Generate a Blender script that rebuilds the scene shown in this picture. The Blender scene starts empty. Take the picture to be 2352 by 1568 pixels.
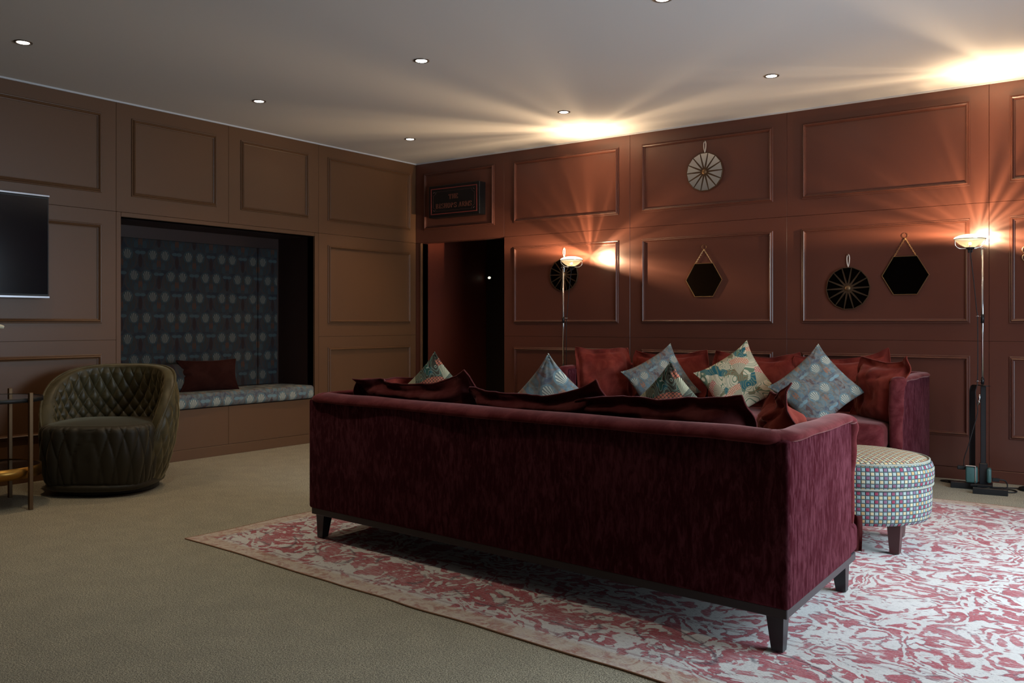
import bpy, bmesh, math, random
from mathutils import Vector, Matrix, noise
sc = bpy.context.scene
col = sc.collection
PI = math.pi

# ---------------------------------------------------------------- camera, world, exposure, daylight
cam = bpy.data.cameras.new('camera'); camo = bpy.data.objects.new('camera', cam); col.objects.link(camo)
camo.location = (0, 0, 1.1)
camo.rotation_euler = Vector((-.5923, .8056, 0)).to_track_quat('-Z', 'Y').to_euler()
cam.sensor_width = 36; cam.lens = 31.33; cam.shift_y = -42/2352; cam.clip_start = .05
sc.camera = camo
sc.view_settings.view_transform = 'Standard'; sc.view_settings.look = 'None'
sc.view_settings.exposure = 0.0; sc.view_settings.gamma = 1
sc.view_settings.use_curve_mapping = False
wd = bpy.data.worlds.new('world'); sc.world = wd; wd.use_nodes = True
wd.node_tree.nodes['Background'].inputs[0].default_value = (.60, .76, 1, 1)
wd.node_tree.nodes['Background'].inputs[1].default_value = 1.9
WINX, WY0, WY1, WZ0, WZ1 = 1.0, 2.98, 5.45, .12, 2.15
dl = bpy.data.lights.new('daylight', 'AREA'); dl.shape = 'RECTANGLE'
dl.size = WZ1-WZ0; dl.size_y = WY1-WY0; dl.energy = 90; dl.spread = math.radians(130); dl.color = (.70, .87, 1.0)
dlo = bpy.data.objects.new('daylight', dl); col.objects.link(dlo)
dlo.location = (WINX+.03, (WY0+WY1)/2, (WZ0+WZ1)/2)
dlo.rotation_euler = (0, math.radians(68), 0)

# ---------------------------------------------------------------- node expression helper
class X:
    nt = None
    def __init__(s, v): s.v = v
    @staticmethod
    def m(op, *a, clamp=False):
        n = X.nt.nodes.new('ShaderNodeMath'); n.operation = op; n.use_clamp = clamp
        for i, k in enumerate(a):
            k = k.v if isinstance(k, X) else k
            if isinstance(k, (int, float)): n.inputs[i].default_value = k
            else: X.nt.links.new(k, n.inputs[i])
        return X(n.outputs[0])
    def __add__(s, o): return X.m('ADD', s, o)
    __radd__ = __add__
    def __sub__(s, o): return X.m('SUBTRACT', s, o)
    def __rsub__(s, o): return X.m('SUBTRACT', o, s)
    def __mul__(s, o): return X.m('MULTIPLY', s, o)
    __rmul__ = __mul__
    def __truediv__(s, o): return X.m('DIVIDE', s, o)
    def __neg__(s): return X.m('MULTIPLY', s, -1)
def xabs(a): return X.m('ABSOLUTE', a)
def xsin(a): return X.m('SINE', a)
def xcos(a): return X.m('COSINE', a)
def xsq(a): return X.m('SQRT', a)
def xfl(a): return X.m('FLOOR', a)
def xfr(a): return X.m('FRACT', a)
def xmod(a, b): return X.m('FLOORED_MODULO', a, b)
def xmin(a, b): return X.m('MINIMUM', a, b)
def xmax(a, b): return X.m('MAXIMUM', a, b)
def xpow(a, b): return X.m('POWER', a, b)
def xatan(a, b): return X.m('ARCTAN2', a, b)
def xlt(a, b): return X.m('LESS_THAN', a, b)
def xgt(a, b): return X.m('GREATER_THAN', a, b)
def xss(a, e0, e1, o0=0., o1=1.):
    n = X.nt.nodes.new('ShaderNodeMapRange'); n.interpolation_type = 'SMOOTHSTEP'
    X.nt.links.new(a.v, n.inputs[0])
    for i, k in enumerate((e0, e1, o0, o1)): n.inputs[i+1].default_value = k
    return X(n.outputs[0])
def C4(c): return (c[0], c[1], c[2], 1)
def xmix(f, a, b):
    n = X.nt.nodes.new('ShaderNodeMix'); n.data_type = 'RGBA'
    for i, k in ((0, f), (6, a), (7, b)):
        if isinstance(k, X): X.nt.links.new(k.v, n.inputs[i])
        elif isinstance(k, tuple): n.inputs[i].default_value = C4(k)
        else: n.inputs[i].default_value = k
    return X(n.outputs[2])
def xvec(a, b, c=0.):
    n = X.nt.nodes.new('ShaderNodeCombineXYZ')
    for i, k in enumerate((a, b, c)):
        if isinstance(k, X): X.nt.links.new(k.v, n.inputs[i])
        else: n.inputs[i].default_value = k
    return X(n.outputs[0])
def xnoise(vec, scale, detail=2., dist=0., rough=.5):
    n = X.nt.nodes.new('ShaderNodeTexNoise')
    if vec is not None: X.nt.links.new(vec.v, n.inputs['Vector'])
    n.inputs['Scale'].default_value = scale; n.inputs['Detail'].default_value = detail
    n.inputs['Distortion'].default_value = dist; n.inputs['Roughness'].default_value = rough
    return X(n.outputs[0])
def xvor(vec, scale, out='Distance', rnd=1.):
    n = X.nt.nodes.new('ShaderNodeTexVoronoi'); X.nt.links.new(vec.v, n.inputs['Vector'])
    n.inputs['Scale'].default_value = scale; n.inputs['Randomness'].default_value = rnd
    return X(n.outputs[out])
def coords(kind='Object'):
    n = X.nt.nodes.new('ShaderNodeTexCoord'); s = X.nt.nodes.new('ShaderNodeSeparateXYZ')
    X.nt.links.new(n.outputs[kind], s.inputs[0])
    return X(n.outputs[kind]), X(s.outputs[0]), X(s.outputs[1]), X(s.outputs[2])

def mat(name, color=(.5, .5, .5), rough=.5, metal=0., sheen=0., sheen_tint=(1, 1, 1), build=None, **kw):
    m = bpy.data.materials.new(name); m.use_nodes = True
    nt = m.node_tree; X.nt = nt; p = nt.nodes['Principled BSDF']
    p.inputs['Base Color'].default_value = C4(color); p.inputs['Roughness'].default_value = rough
    p.inputs['Metallic'].default_value = metal
    if sheen:
        p.inputs['Sheen Weight'].default_value = sheen; p.inputs['Sheen Tint'].default_value = C4(sheen_tint)
        p.inputs['Sheen Roughness'].default_value = .35
    for k, v in kw.items(): p.inputs[k.replace('_', ' ')].default_value = v
    if build:
        r = build()
        if 'color' in r: nt.links.new(r['color'].v, p.inputs['Base Color'])
        if 'rough' in r: nt.links.new(r['rough'].v, p.inputs['Roughness'])
        if 'bump' in r:
            b = nt.nodes.new('ShaderNodeBump'); b.inputs['Strength'].default_value = r.get('bs', .3)
            b.inputs['Distance'].default_value = r.get('bd', .002)
            nt.links.new(r['bump'].v, b.inputs['Height']); nt.links.new(b.outputs[0], p.inputs['Normal'])
    return m
def glow(name, color, strength):
    m = bpy.data.materials.new(name); m.use_nodes = True; nt = m.node_tree
    nt.nodes.remove(nt.nodes['Principled BSDF'])
    e = nt.nodes.new('ShaderNodeEmission'); e.inputs[0].default_value = C4(color); e.inputs[1].default_value = strength
    nt.links.new(e.outputs[0], nt.nodes['Material Output'].inputs[0]); return m

# ---------------------------------------------------------------- materials
def b_paint():
    v, x, y, z = coords()
    return dict(bump=xnoise(v, 260, 3), bs=.06, bd=.001)
def paint(name, c, rough=.4):
    def f():
        v, x, y, z = coords(); r = b_paint()
        r['color'] = xmix(xnoise(v, 1.3, 3), tuple(k*.93 for k in c), tuple(k*1.07 for k in c)); return r
    return mat(name, c, rough, build=f)
M_WL = paint('panel_paint_downlight_tint', (.145, .066, .029), .42)  # same paint as the right wall; yellower downlight tint put into the colour
M_WR = paint('panel_paint_lamp_tint', (.120, .040, .026), .30)  # same paint as the left wall, redder lamp light mixed into the colour
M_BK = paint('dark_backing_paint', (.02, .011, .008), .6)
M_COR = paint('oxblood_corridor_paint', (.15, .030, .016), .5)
M_CEIL = mat('ceiling_plaster', (.74, .715, .69), .85)
M_CEDGE = mat('ceiling_edge_white', (.62, .62, .64), .6)
def b_carpet():
    v, x, y, z = coords()
    n1 = xnoise(v, 210, 3, 0, .7); n2 = xnoise(v, 7, 2); n3 = xnoise(v, 90, 2)
    f = xss(n1, .36, .64)
    c = xmix(f, (.15, .128, .088), (.72, .63, .45))
    c = xmix(xss(n3, .45, .75)*.4, c, (.12, .10, .085))
    c = xmix(xss(n2, .3, .7)*.2, c, (.20, .18, .14))
    return dict(color=c, bump=n1, bs=.9, bd=.006)
M_CARPET = mat('taupe_carpet', rough=.95, build=b_carpet)

def b_rug():
    v, x, y, z = coords('UV')
    w1 = xnoise(xvec(x*3.1, y*3.1, 0.3), 1, 2)-.5; w2 = xnoise(xvec(x*3.1, y*3.1, 7.7), 1, 2)-.5
    w3 = xnoise(xvec(x*14, y*14, 1.3), 1, 2)-.5; w4 = xnoise(xvec(x*14, y*14, 5.7), 1, 2)-.5
    wx = x+w1*.20+w3*.050; wy = y+w2*.20+w4*.050
    curl = xsin(xnoise(xvec(wx, wy, 17.), 3.6, 1, 1.6)*40.)
    nA = xnoise(xvec(wx*1.0, wy*1.0, 2.), 10, 3, 1.2)
    nB = xnoise(xvec(wx, wy, 9.), 24, 3, .8)
    LX_, LY_ = 4.35, 3.62
    e = xmin(xmin(x, LX_-x), xmin(y, LY_-y))
    cell = xfr((x+y)/.46)-.5
    px = cell*.46+w1*.06+w3*.02; py = e-.33+w2*.06+w4*.02
    rad = xsq(px*px*.7+py*py)
    s1 = xnoise(xvec(x*16, y*190, 0.), 1, 3, .3, .7)
    field = curl*.75+(nA-.5)*4.2+(nB-.5)*4.6
    med = (.12-rad)*6.+(nB-.5)*5.6+(nA-.5)*5.4+curl*.75
    inb = xlt(e, .56)
    pat = inb*(med+.30)+(1-inb)*(field-.12)+(s1-.5)*1.7
    white = xmix(xnoise(xvec(x, y, 0.), 5, 3), (.60, .545, .50), (.74, .70, .66))
    red = xmix(xnoise(xvec(x, y, 4.), 9, 3), (.35, .050, .062), (.50, .145, .16))
    c = xmix(xss(pat, -.12, .22), white, red)
    # drawn outlines: along the motif edges and as rings round the border medallions
    line = xss(xabs(pat-.1), .02, .30, 1, 0)*xss(xnoise(xvec(x, y, 11.), 5, 2), .40, .58)
    c = xmix(line*.70, c, (.085, .070, .095))
    ring = inb*xss(xabs(rad-.125), .0, .014, 1, 0)*xss(xnoise(xvec(x, y, 13.), 9, 2), .42, .52)
    c = xmix(ring*.75, c, (.06, .04, .055))
    hair = xss(xabs(xsin(nA*62.)), .0, .30, 1, 0)*xgt(nB, .5)
    c = xmix(hair*.40, c, (.11, .06, .09))
    # plain outer edge and red guard lines
    em = xss(e, .085, .12, 1, 0)
    c = xmix(em*.85, c, xmix(xss(nB+(s1-.5)*.6, .42, .62), (.60, .46, .34), (.45, .24, .17)))
    edge = xss(xabs(e-.13), .0, .014, 1, 0)+xss(xabs(e-.56), .0, .014, 1, 0)+xss(xabs(e-.60), .0, .010, 1, 0)
    c = xmix(edge*.50, c, (.22, .05, .06))
    # wear: scratches along the weave, pale and dark flecks
    s2 = xnoise(xvec(x*3, y*3, 3.), 1, 2)
    c = xmix(xss(s1+(s2-.5)*.35, .50, .62)*.42, c, (.72, .67, .64))
    s3 = xnoise(xvec(x*60, y*210, 8.), 1, 2, 0, .6)
    c = xmix(xss(s3, .58, .68)*.45, c, (.15, .11, .13))
    s4 = xnoise(xvec(x*90, y*260, 4.), 1, 2, 0, .6)
    c = xmix(xss(s4, .60, .70)*.5, c, (.76, .74, .72))
    return dict(color=c, bump=s4, bs=.5, bd=.003)
M_RUG = mat('faded_red_rug', rough=.95, build=b_rug)
M_RUGE = mat('rug_binding', (.33, .17, .10), .9)

def velvet(name, c1, c2, s=.6, tint=(1, .75, .75), streak=True, ang=(34, 34, 9), contrast=(.36, .72)):
    def f():
        v, x, y, z = coords()
        n = xnoise(xvec(x*ang[0], y*ang[1], z*ang[2]), 1, 5, .6, .68)
        n2 = xnoise(v, 5, 3)
        c = xmix(xss(n+(n2-.5)*.3, *contrast), c1, c2)
        return dict(color=c, bump=xnoise(v, 160, 2), bs=.12, bd=.002)
    return mat(name, c1, .75, Specular_IOR_Level=0., sheen=s, sheen_tint=tint, build=f)
M_SOFA = velvet('burgundy_velvet', (.043, .0066, .0095), (.112, .030, .039), .09, (1, .5, .6), ang=(60, 60, 16), contrast=(.38, .70))
M_SOFAP = velvet('burgundy_velvet_plain', (.085, .014, .016), (.16, .036, .038), .40, (1, .55, .5), ang=(9, 9, 9))
M_CUSH = velvet('claret_velvet', (.15, .023, .017), (.23, .044, .030), .5, (1, .5, .42), ang=(8, 8, 8))
M_CUSHD = velvet('dull_claret_velvet', (.085, .017, .017), (.125, .032, .030), .40, (1, .5, .5), ang=(8, 8, 8))
M_NCUSH = velvet('brown_maroon_velvet', (.026, .008, .006), (.036, .012, .009), .15, (1, .5, .4), ang=(8, 8, 8))
M_PLINTH = mat('dark_stained_plinth', (.030, .024, .026), .45)
M_LEG = mat('black_stained_leg', (.012, .010, .014), .35)
M_OLEG = mat('dark_mahogany_leg', (.055, .016, .016), .4)

def tulip(scale=1., light_gain=1., kind='UV', gray=0.):
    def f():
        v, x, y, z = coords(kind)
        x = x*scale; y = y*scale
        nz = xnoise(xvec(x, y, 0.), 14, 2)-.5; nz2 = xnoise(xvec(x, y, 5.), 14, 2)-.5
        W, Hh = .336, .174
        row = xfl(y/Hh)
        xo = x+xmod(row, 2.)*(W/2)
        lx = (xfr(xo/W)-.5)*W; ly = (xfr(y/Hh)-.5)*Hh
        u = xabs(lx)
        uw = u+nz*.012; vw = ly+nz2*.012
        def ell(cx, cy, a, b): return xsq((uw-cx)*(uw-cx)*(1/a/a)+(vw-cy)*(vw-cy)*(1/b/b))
        L = light_gain
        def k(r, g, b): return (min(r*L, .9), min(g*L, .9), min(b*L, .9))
        base = xmix(xss(nz+.5, .35, .65), k(.030, .032, .048), k(.062, .064, .066))
        leafn = xnoise(xvec(uw*60., vw*14., 0.), 1, 2)
        petal = ell(.050, -.015, .085, .085)
        c = xmix(xlt(petal, 1.), base, xmix(xss(leafn, .4, .6), k(.070, .050, .036), k(.040, .060, .075)))
        c = xmix(xss(xabs(petal-1.), .0, .10, 1, 0), c, k(.090, .055, .045))
        lf = ell(.038, -.062, .020, .034)
        c = xmix(xlt(lf, 1.), c, k(.050, .080, .095))
        lf2 = ell(.010, -.036, .010, .030)
        c = xmix(xlt(lf2, 1.), c, k(.140, .055, .028))
        colm = ell(.168, -.02, .018, .055)
        c = xmix(xlt(colm, 1.), c, k(.045, .016, .014))
        flo = ell(.146, .050, .026, .014)
        c = xmix(xlt(flo, 1.), c, k(.085, .135, .15))
        bud0 = ell(.058, .036, .046, .048)
        c = xmix(xlt(bud0, 1.), c, k(.060, .095, .105))
        bud = ell(.056, .034, .033, .038)
        fan = xsin(xatan(uw-.056+lx*0, vw+.045)*40.+1.2)
        ins = xlt(bud, 1.)
        c = xmix(ins, c, k(.055, .060, .060))
        c = xmix(ins*xgt(fan, -.1), c, k(.34, .32, .27))
        if gray:
            wv = xnoise(xvec(x, y, 3.), 16, 3, 2.)
            c = xmix(xss(wv, .42, .6)*gray, c, (.24, .27, .245)); c = xmix(xss(wv, .60, .66)*gray*.8, c, (.30, .19, .13))
            c = xmix(gray*.30, c, (.20, .22, .20)); c = xmix(ins*xgt(fan, .1)*.8, c, (.50, .49, .38))
        return dict(color=c, bump=xnoise(xvec(x, y, 0.), 500, 1), bs=.1, bd=.001)
    return f
M_TULIP = mat('tulip_print_shade_tone', rough=.9, build=tulip(1., .40))  # print darkened, the shade of the niche is in its colour
M_TULIPC = mat('tulip_print_lit_cushion', rough=.9, build=tulip(1.25, 2.4, 'UV', .55))  # same print, brighter and greyer: light on the cushions painted in
M_TULIPS = mat('tulip_print_lit_seat', rough=.9, build=tulip(1., 1.8, 'UV', .35))  # same print again, light falling on the seat put into the colour

def botan(dark):
    def f():
        v, x, y, z = coords('UV')
        cream = (.66, .56, .38); olive = (.15, .095, .035)
        if dark: bg = (.035, .028, .014); linec = (.58, .52, .36); stripe2 = (.10, .10, .045)
        else: bg = cream; linec = (.10, .14, .075); stripe2 = (.16, .14, .08)
        w1 = xnoise(xvec(x, y, 1.), 9, 1)-.5; w2 = xnoise(xvec(x, y, 6.), 9, 1)-.5
        c = xmix(xgt(w1, .06)*.9, bg, olive) if not dark else xmix(xgt(w1, .05), bg, (.10, .09, .05))
        c = xmix(xgt(w2, .15 if dark else .10), c, (.012, .07, .075) if dark else (.015, .12, .15))
        # curling contour lines
        ph = xnoise(xvec(x, y, 2.), 6.5, 1, .9)
        cl = xsin(ph*95.)
        c = xmix(xss(cl, .55, .8), c, (.13, .20, .12) if not dark else (.02, .075, .05))
        c = xmix(xss(xabs(cl-.5), .0, .22, 1, 0)*.9, c, linec if dark else (.50, .47, .30))
        bv = xvor(xvec(x, y, 0.), 85, 'Distance', .15)
        berry = xlt(bv, .40); core = xlt(bv, .22)
        fans = [(-.10, .02, .9, .11), (.05, .06, -.5, .12), (.12, -.06, -1.0, .12), (-.02, -.12, .3, .12),
                (-.14, -.12, .2, .10), (.02, .19, 0., .10), (-.19, .03, 1.3, .09), (.16, .12, -.9, .10)]
        for i, (cx, cy, rot, R) in enumerate(fans):
            dx = x-(cx-math.sin(-rot)*0); dy = y-cy+.04
            r = xsq(dx*dx+dy*dy); th = xatan(dx*math.cos(rot)+dy*math.sin(rot), dy*math.cos(rot)-dx*math.sin(rot))
            inn = xlt(xabs(th), .62)
            fan = inn*xlt(r, R*.8)
            st = xgt(xsin(th*62.), .15)
            c = xmix(fan, c, bg if not dark else (.52, .47, .30))
            c = xmix(fan*st, c, stripe2 if not dark else (.05, .05, .025))
            rim = inn*xgt(r, R*.76)*xlt(r, R*1.12)
            cc = [(.62, .10, .09), (.70, .22, .07)][i % 2]
            c = xmix(rim, c, (.62, .50, .36) if not dark else (.09, .035, .03))
            c = xmix(rim*berry, c, cc if not dark else tuple(k*.75 for k in cc))
            c = xmix(rim*core, c, (.40, .06, .08))
        return dict(color=c, bump=xnoise(xvec(x, y, 0.), 400, 1), bs=.1, bd=.001)
    return f
M_BOTC = mat('cream_botanical_fabric', rough=.85, build=botan(False))
M_BOTD = mat('dark_botanical_fabric', rough=.85, build=botan(True))

def b_check(top):
    def f():
        v, x, y, z = coords('UV')
        S = .0200
        if top: x, y = (x+y)*.7071, (y-x)*.7071
        cx = x/S; cy = y/(S*.93)
        fx = xfr(cx); fy = xfr(cy); ix = xmod(xfl(cx), 2.); iy = xmod(xfl(cy), 2.)
        hue = xnoise(xvec(xfl(cx/2.)*.37, xfl(cy/2.)*.53, 0.), 3, 1)
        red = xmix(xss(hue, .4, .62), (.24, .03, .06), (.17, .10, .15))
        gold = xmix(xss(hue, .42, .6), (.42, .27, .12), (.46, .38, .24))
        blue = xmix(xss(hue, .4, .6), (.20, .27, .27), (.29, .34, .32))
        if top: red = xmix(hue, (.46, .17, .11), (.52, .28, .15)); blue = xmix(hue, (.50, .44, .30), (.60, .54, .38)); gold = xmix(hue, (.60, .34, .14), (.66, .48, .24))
        a = xmix(ix, blue, red); b = xmix(ix, gold, blue)
        c = xmix(iy, a, b)
        d = xmin(xmin(fx, 1-fx), xmin(fy, 1-fy))
        c = xmix(xss(d, .06, .15, 1, 0), c, (.030, .055, .060))
        return dict(color=c, bump=xss(d, .03, .22), bs=.8, bd=.003)
    return f
M_CHK = mat('checked_weave_side', rough=.9, build=b_check(False))
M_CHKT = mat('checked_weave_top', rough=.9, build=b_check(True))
M_PIPE = mat('check_piping', (.27, .27, .22), .9)
M_CRM = mat('cream_weave', (.62, .55, .36), .9)

def b_olive():
    v, x, y, z = coords()
    c = xmix(xss(xnoise(v, 14, 4), .35, .7), (.050, .038, .014), (.095, .074, .032))
    return dict(color=c, bump=xnoise(v, 190, 2), bs=.1, bd=.001)
M_OLIVE = mat('olive_velvet', (.06, .05, .025), .45, sheen=.6, sheen_tint=(1, .80, .45), build=b_olive)
M_OLIVED = mat('olive_seat_velvet', (.024, .018, .009), .55, sheen=.25, sheen_tint=(1, .86, .55))
M_BLACK = mat('matt_black', (.008, .008, .009), .5)
M_BLKM = mat('black_enamel_steel', (.010, .010, .011), .35)
M_CHROME = mat('nickel_plated_steel', (.72, .74, .76), .16, 1.)
M_BRASS = mat('antique_brass', (.19, .115, .06), .5, .8)
M_GOLD = mat('polished_gold_wire', (.75, .52, .28), .3, 1.)
M_BRONZE = mat('bronze_spoke', (.085, .045, .022), .5, .4)
M_MIRROR = mat('mirror_glass', (.72, .72, .70), .03, 1.)
M_MIRRORD = mat('mirror_glass_dark_reflection', (.26, .23, .20), .06, 1.)  # same mirror glass, darkened: reflection of the dim room put into its colour
M_TBLE = mat('black_table_glass', (.01, .01, .011), .06)
M_AMBER = mat('brass_band', (.36, .18, .04), .35, 1.)
M_TVS = mat('tv_screen_glass', (.004, .005, .008), .12)
M_SILV = mat('brushed_silver', (.50, .50, .54), .35, 1.)
M_CORD = mat('white_cotton_cord', (.72, .62, .54), .9)
M_CABLE = mat('black_rubber_cable', (.012, .008, .008), .6)
M_TEAL = mat('teal_green_transformer', (.055, .125, .115), .45)
M_SIGN = mat('sign_black', (.006, .006, .007), .4)
M_SIGNR = mat('sign_red_line', (.20, .035, .030), .6)
M_SIGNL = mat('sign_copper_letter', (.13, .042, .026), .6)
M_CREAMP = mat('cream_petal', (.80, .74, .56), .6)
M_STEM = mat('green_stem', (.05, .09, .03), .6)
M_BULB = glow('lamp_bulb_glow', (1., .80, .50), 26)
M_LENS = glow('lamp_lens_glow', (1., .83, .55), 2.6)
M_DL = glow('downlight_glow', (1., .93, .82), 14)
M_DLB = glow('cool_downlight_glow', (.90, 1., .98), 40)
M_SPOT = glow('doorway_spot_glow', (1., .95, .72), 1.3)
M_DLTR = mat('downlight_trim_bronze', (.20, .16, .13), .4, .7)
gl = bpy.data.materials.new('lamp_bowl_glass'); gl.use_nodes = True; X.nt = gl.node_tree
_p = gl.node_tree.nodes['Principled BSDF']; _p.inputs['Base Color'].default_value = (.95, .85, .62, 1)
_p.inputs['Roughness'].default_value = .12; _p.inputs['Alpha'].default_value = .42
M_GLASS = gl
M_PANE = mat('window_pane_glass', (.9, .95, 1), .02); M_PANE.node_tree.nodes['Principled BSDF'].inputs['Alpha'].default_value = .12
M_WHITE = mat('white_window_paint', (.7, .7, .68), .5)

# ---------------------------------------------------------------- geometry helpers
def B(): return bmesh.new()
def obj(name, bm, m, parent=None, smooth=False, loc=None, world=True, uvs=None):
    """link bm as ONE mesh object; with a parent, world-coordinate bm is shifted into the parent's frame"""
    if parent is not None and world:
        r = parent
        while r.parent: r = r.parent
        bmesh.ops.translate(bm, verts=bm.verts, vec=-Vector(r.location))
    bmesh.ops.recalc_face_normals(bm, faces=bm.faces)
    me = bpy.data.meshes.new(name); bm.to_mesh(me); bm.free()
    if m: me.materials.append(m)
    if smooth:
        for p in me.polygons: p.use_smooth = True
    o = bpy.data.objects.new(name, me); col.objects.link(o)
    if loc: o.location = loc
    if parent is not None: o.parent = parent
    return o
def tag(o, label=None, cat=None, group=None, kind=None):
    if label: o['label'] = label
    if cat: o['category'] = cat
    if group: o['group'] = group
    if kind: o['kind'] = kind
    return o
def thing(name, label, cat, loc=(0, 0, 0), rz=0., group=None):
    o = bpy.data.objects.new(name, None); col.objects.link(o); o.location = loc; o.rotation_euler = (0, 0, rz)
    o.empty_display_size = .1
    return tag(o, label, cat, group)
def copytree(o, parent=None):
    c = o.copy(); col.objects.link(c)
    if parent: c.parent = parent
    for ch in list(o.children): copytree(ch, c)
    return c
def box(bm, x0, x1, y0, y1, z0, z1, bev=0., seg=1, f=None, cuts=0):
    g = bmesh.ops.create_cube(bm, size=1)['verts']
    for v in g:
        v.co = Vector((x0+(v.co.x+.5)*(x1-x0), y0+(v.co.y+.5)*(y1-y0), z0+(v.co.z+.5)*(z1-z0)))
    if bev:
        es = list({e for v in g for e in v.link_edges})
        r = bmesh.ops.bevel(bm, geom=es, offset=bev, segments=seg, affect='EDGES', profile=.5)
        g = list({v for fc in r['faces'] for v in fc.verts} | {v for v in g if v.is_valid})
    if f:
        for v in g: v.co = Vector(f(*v.co))
    return g
def lathe(bm, prof, n=32, c=(0, 0, 0), closed=False):
    rings = []
    for r, z in prof:
        if r < 1e-6: rings.append([bm.verts.new((c[0], c[1], c[2]+z))])
        else: rings.append([bm.verts.new((c[0]+r*math.cos(2*PI*i/n), c[1]+r*math.sin(2*PI*i/n), c[2]+z)) for i in range(n)])
    for a, b in zip(rings, rings[1:]):
        for i in range(n):
            j = (i+1) % n
            if len(a) == 1 and len(b) == 1: continue
            if len(a) == 1: bm.faces.new((a[0], b[i], b[j]))
            elif len(b) == 1: bm.faces.new((a[i], b[0], a[j]))
            else: bm.faces.new((a[i], b[i], b[j], a[j]))
    return rings
def tube(bm, pts, r, n=8, closed=False, rf=None, flat=1.):
    pts = [Vector(p) for p in pts]; N = len(pts); rings = []
    t0 = (pts[1]-pts[0]).normalized(); up = Vector((0, 0, 1)) if abs(t0.z) < .9 else Vector((1, 0, 0))
    nrm = (up-t0*up.dot(t0)).normalized()
    for i, p in enumerate(pts):
        if closed: t = (pts[(i+1) % N]-pts[i-1]).normalized()
        else: t = (pts[min(i+1, N-1)]-pts[max(i-1, 0)]).normalized()
        nrm = (nrm-t*nrm.dot(t)).normalized(); bi = t.cross(nrm)
        rr = rf(i/(N-1)) * r if rf else r
        rings.append([bm.verts.new(p+nrm*math.cos(2*PI*k/n)*rr*flat+bi*math.sin(2*PI*k/n)*rr) for k in range(n)])
    m = N if closed else N-1
    for i in range(m):
        a, b = rings[i], rings[(i+1) % N]
        for k in range(n): bm.faces.new((a[k], b[k], b[(k+1) % n], a[(k+1) % n]))
    if not closed:
        bm.faces.new(rings[0]); bm.faces.new(rings[-1][::-1])
def torus(bm, c, ax, R, r, n=20, m=6, sx=1.):
    ax = Vector(ax).normalized(); u = ax.orthogonal().normalized(); w = ax.cross(u)
    tube(bm, [Vector(c)+u*R*sx*math.cos(2*PI*i/n)+w*R*math.sin(2*PI*i/n) for i in range(n)], r, m, closed=True)
def smooth_path(pts, k=6):
    pts = [Vector(p) for p in pts]; out = []
    for i in range(len(pts)-1):
        p0 = pts[max(i-1, 0)]; p1 = pts[i]; p2 = pts[i+1]; p3 = pts[min(i+2, len(pts)-1)]
        for j in range(k):
            t = j/k
            out.append(.5*((2*p1)+(-p0+p2)*t+(2*p0-5*p1+4*p2-p3)*t*t+(-p0+3*p1-3*p2+p3)*t**3))
    out.append(pts[-1]); return out
def prism(bm, pts, d):
    a = [bm.verts.new(p) for p in pts]; b = [bm.verts.new(Vector(p)+Vector(d)) for p in pts]
    bm.faces.new(a); bm.faces.new(b[::-1])
    for i in range(len(a)):
        j = (i+1) % len(a); bm.faces.new((a[i], b[i], b[j], a[j]))
MPROF = [(0, 0), (0, .007), (.004, .010), (.009, .009), (.013, .018), (.018, .022), (.023, .018), (.027, .008), (.033, .006), (.033, 0)]
def moulding(P, a0, a1, z0, z1):
    """panel moulding swept round a rectangle; P(a, z, h) -> world, h = proud of the wall"""
    bm = B(); rings = []
    for off, h in MPROF:
        rings.append([bm.verts.new(P(*q, h)) for q in ((a0+off, z0+off), (a1-off, z0+off), (a1-off, z1-off), (a0+off, z1-off))])
    for a, b in zip(rings, rings[1:]):
        for i in range(4): bm.faces.new((a[i], a[(i+1) % 4], b[(i+1) % 4], b[i]))
    return bm

# ---------------------------------------------------------------- room
LX, RY, CZ = -6.344, 6.928, 2.766
BACKY = -2.6
# floor, ceiling
bm = B(); box(bm, LX-.55, WINX+.1, BACKY-.1, RY+1.3, -.05, 0); tag(obj('floor', bm, M_CARPET), kind='structure')
bm = B(); box(bm, LX-.1, WINX+.1, BACKY-.1, RY+.1, CZ, CZ+.06); tag(obj('ceiling', bm, M_CEIL), kind='structure')
G = .0011; TH = .016
def PL(a, z, h): return (LX+h, a, z)
def PR(a, z, h): return (a, RY-h, z)
def wall_boards(root, m, P, cells, mm=None):
    for (a0, a1, z0, z1, fr) in cells:
        bm = B()
        for (u, v) in ((0, 0),):
            p = [P(a0+G, z0+G, 0), P(a1-G, z1-G, -TH)]
            box(bm, min(p[0][0], p[1][0]), max(p[0][0], p[1][0]), min(p[0][1], p[1][1]), max(p[0][1], p[1][1]), p[0][2], p[1][2], .0010)
        b = obj('wall_panel', bm, m, root)
        if fr: obj('panel_moulding', moulding(P, *fr), m, b)
R1, R2, R3 = (2.062, 2.655), (1.100, 1.832), (.305, .872)
ZB = [.085, .975, 1.937, CZ]
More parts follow.
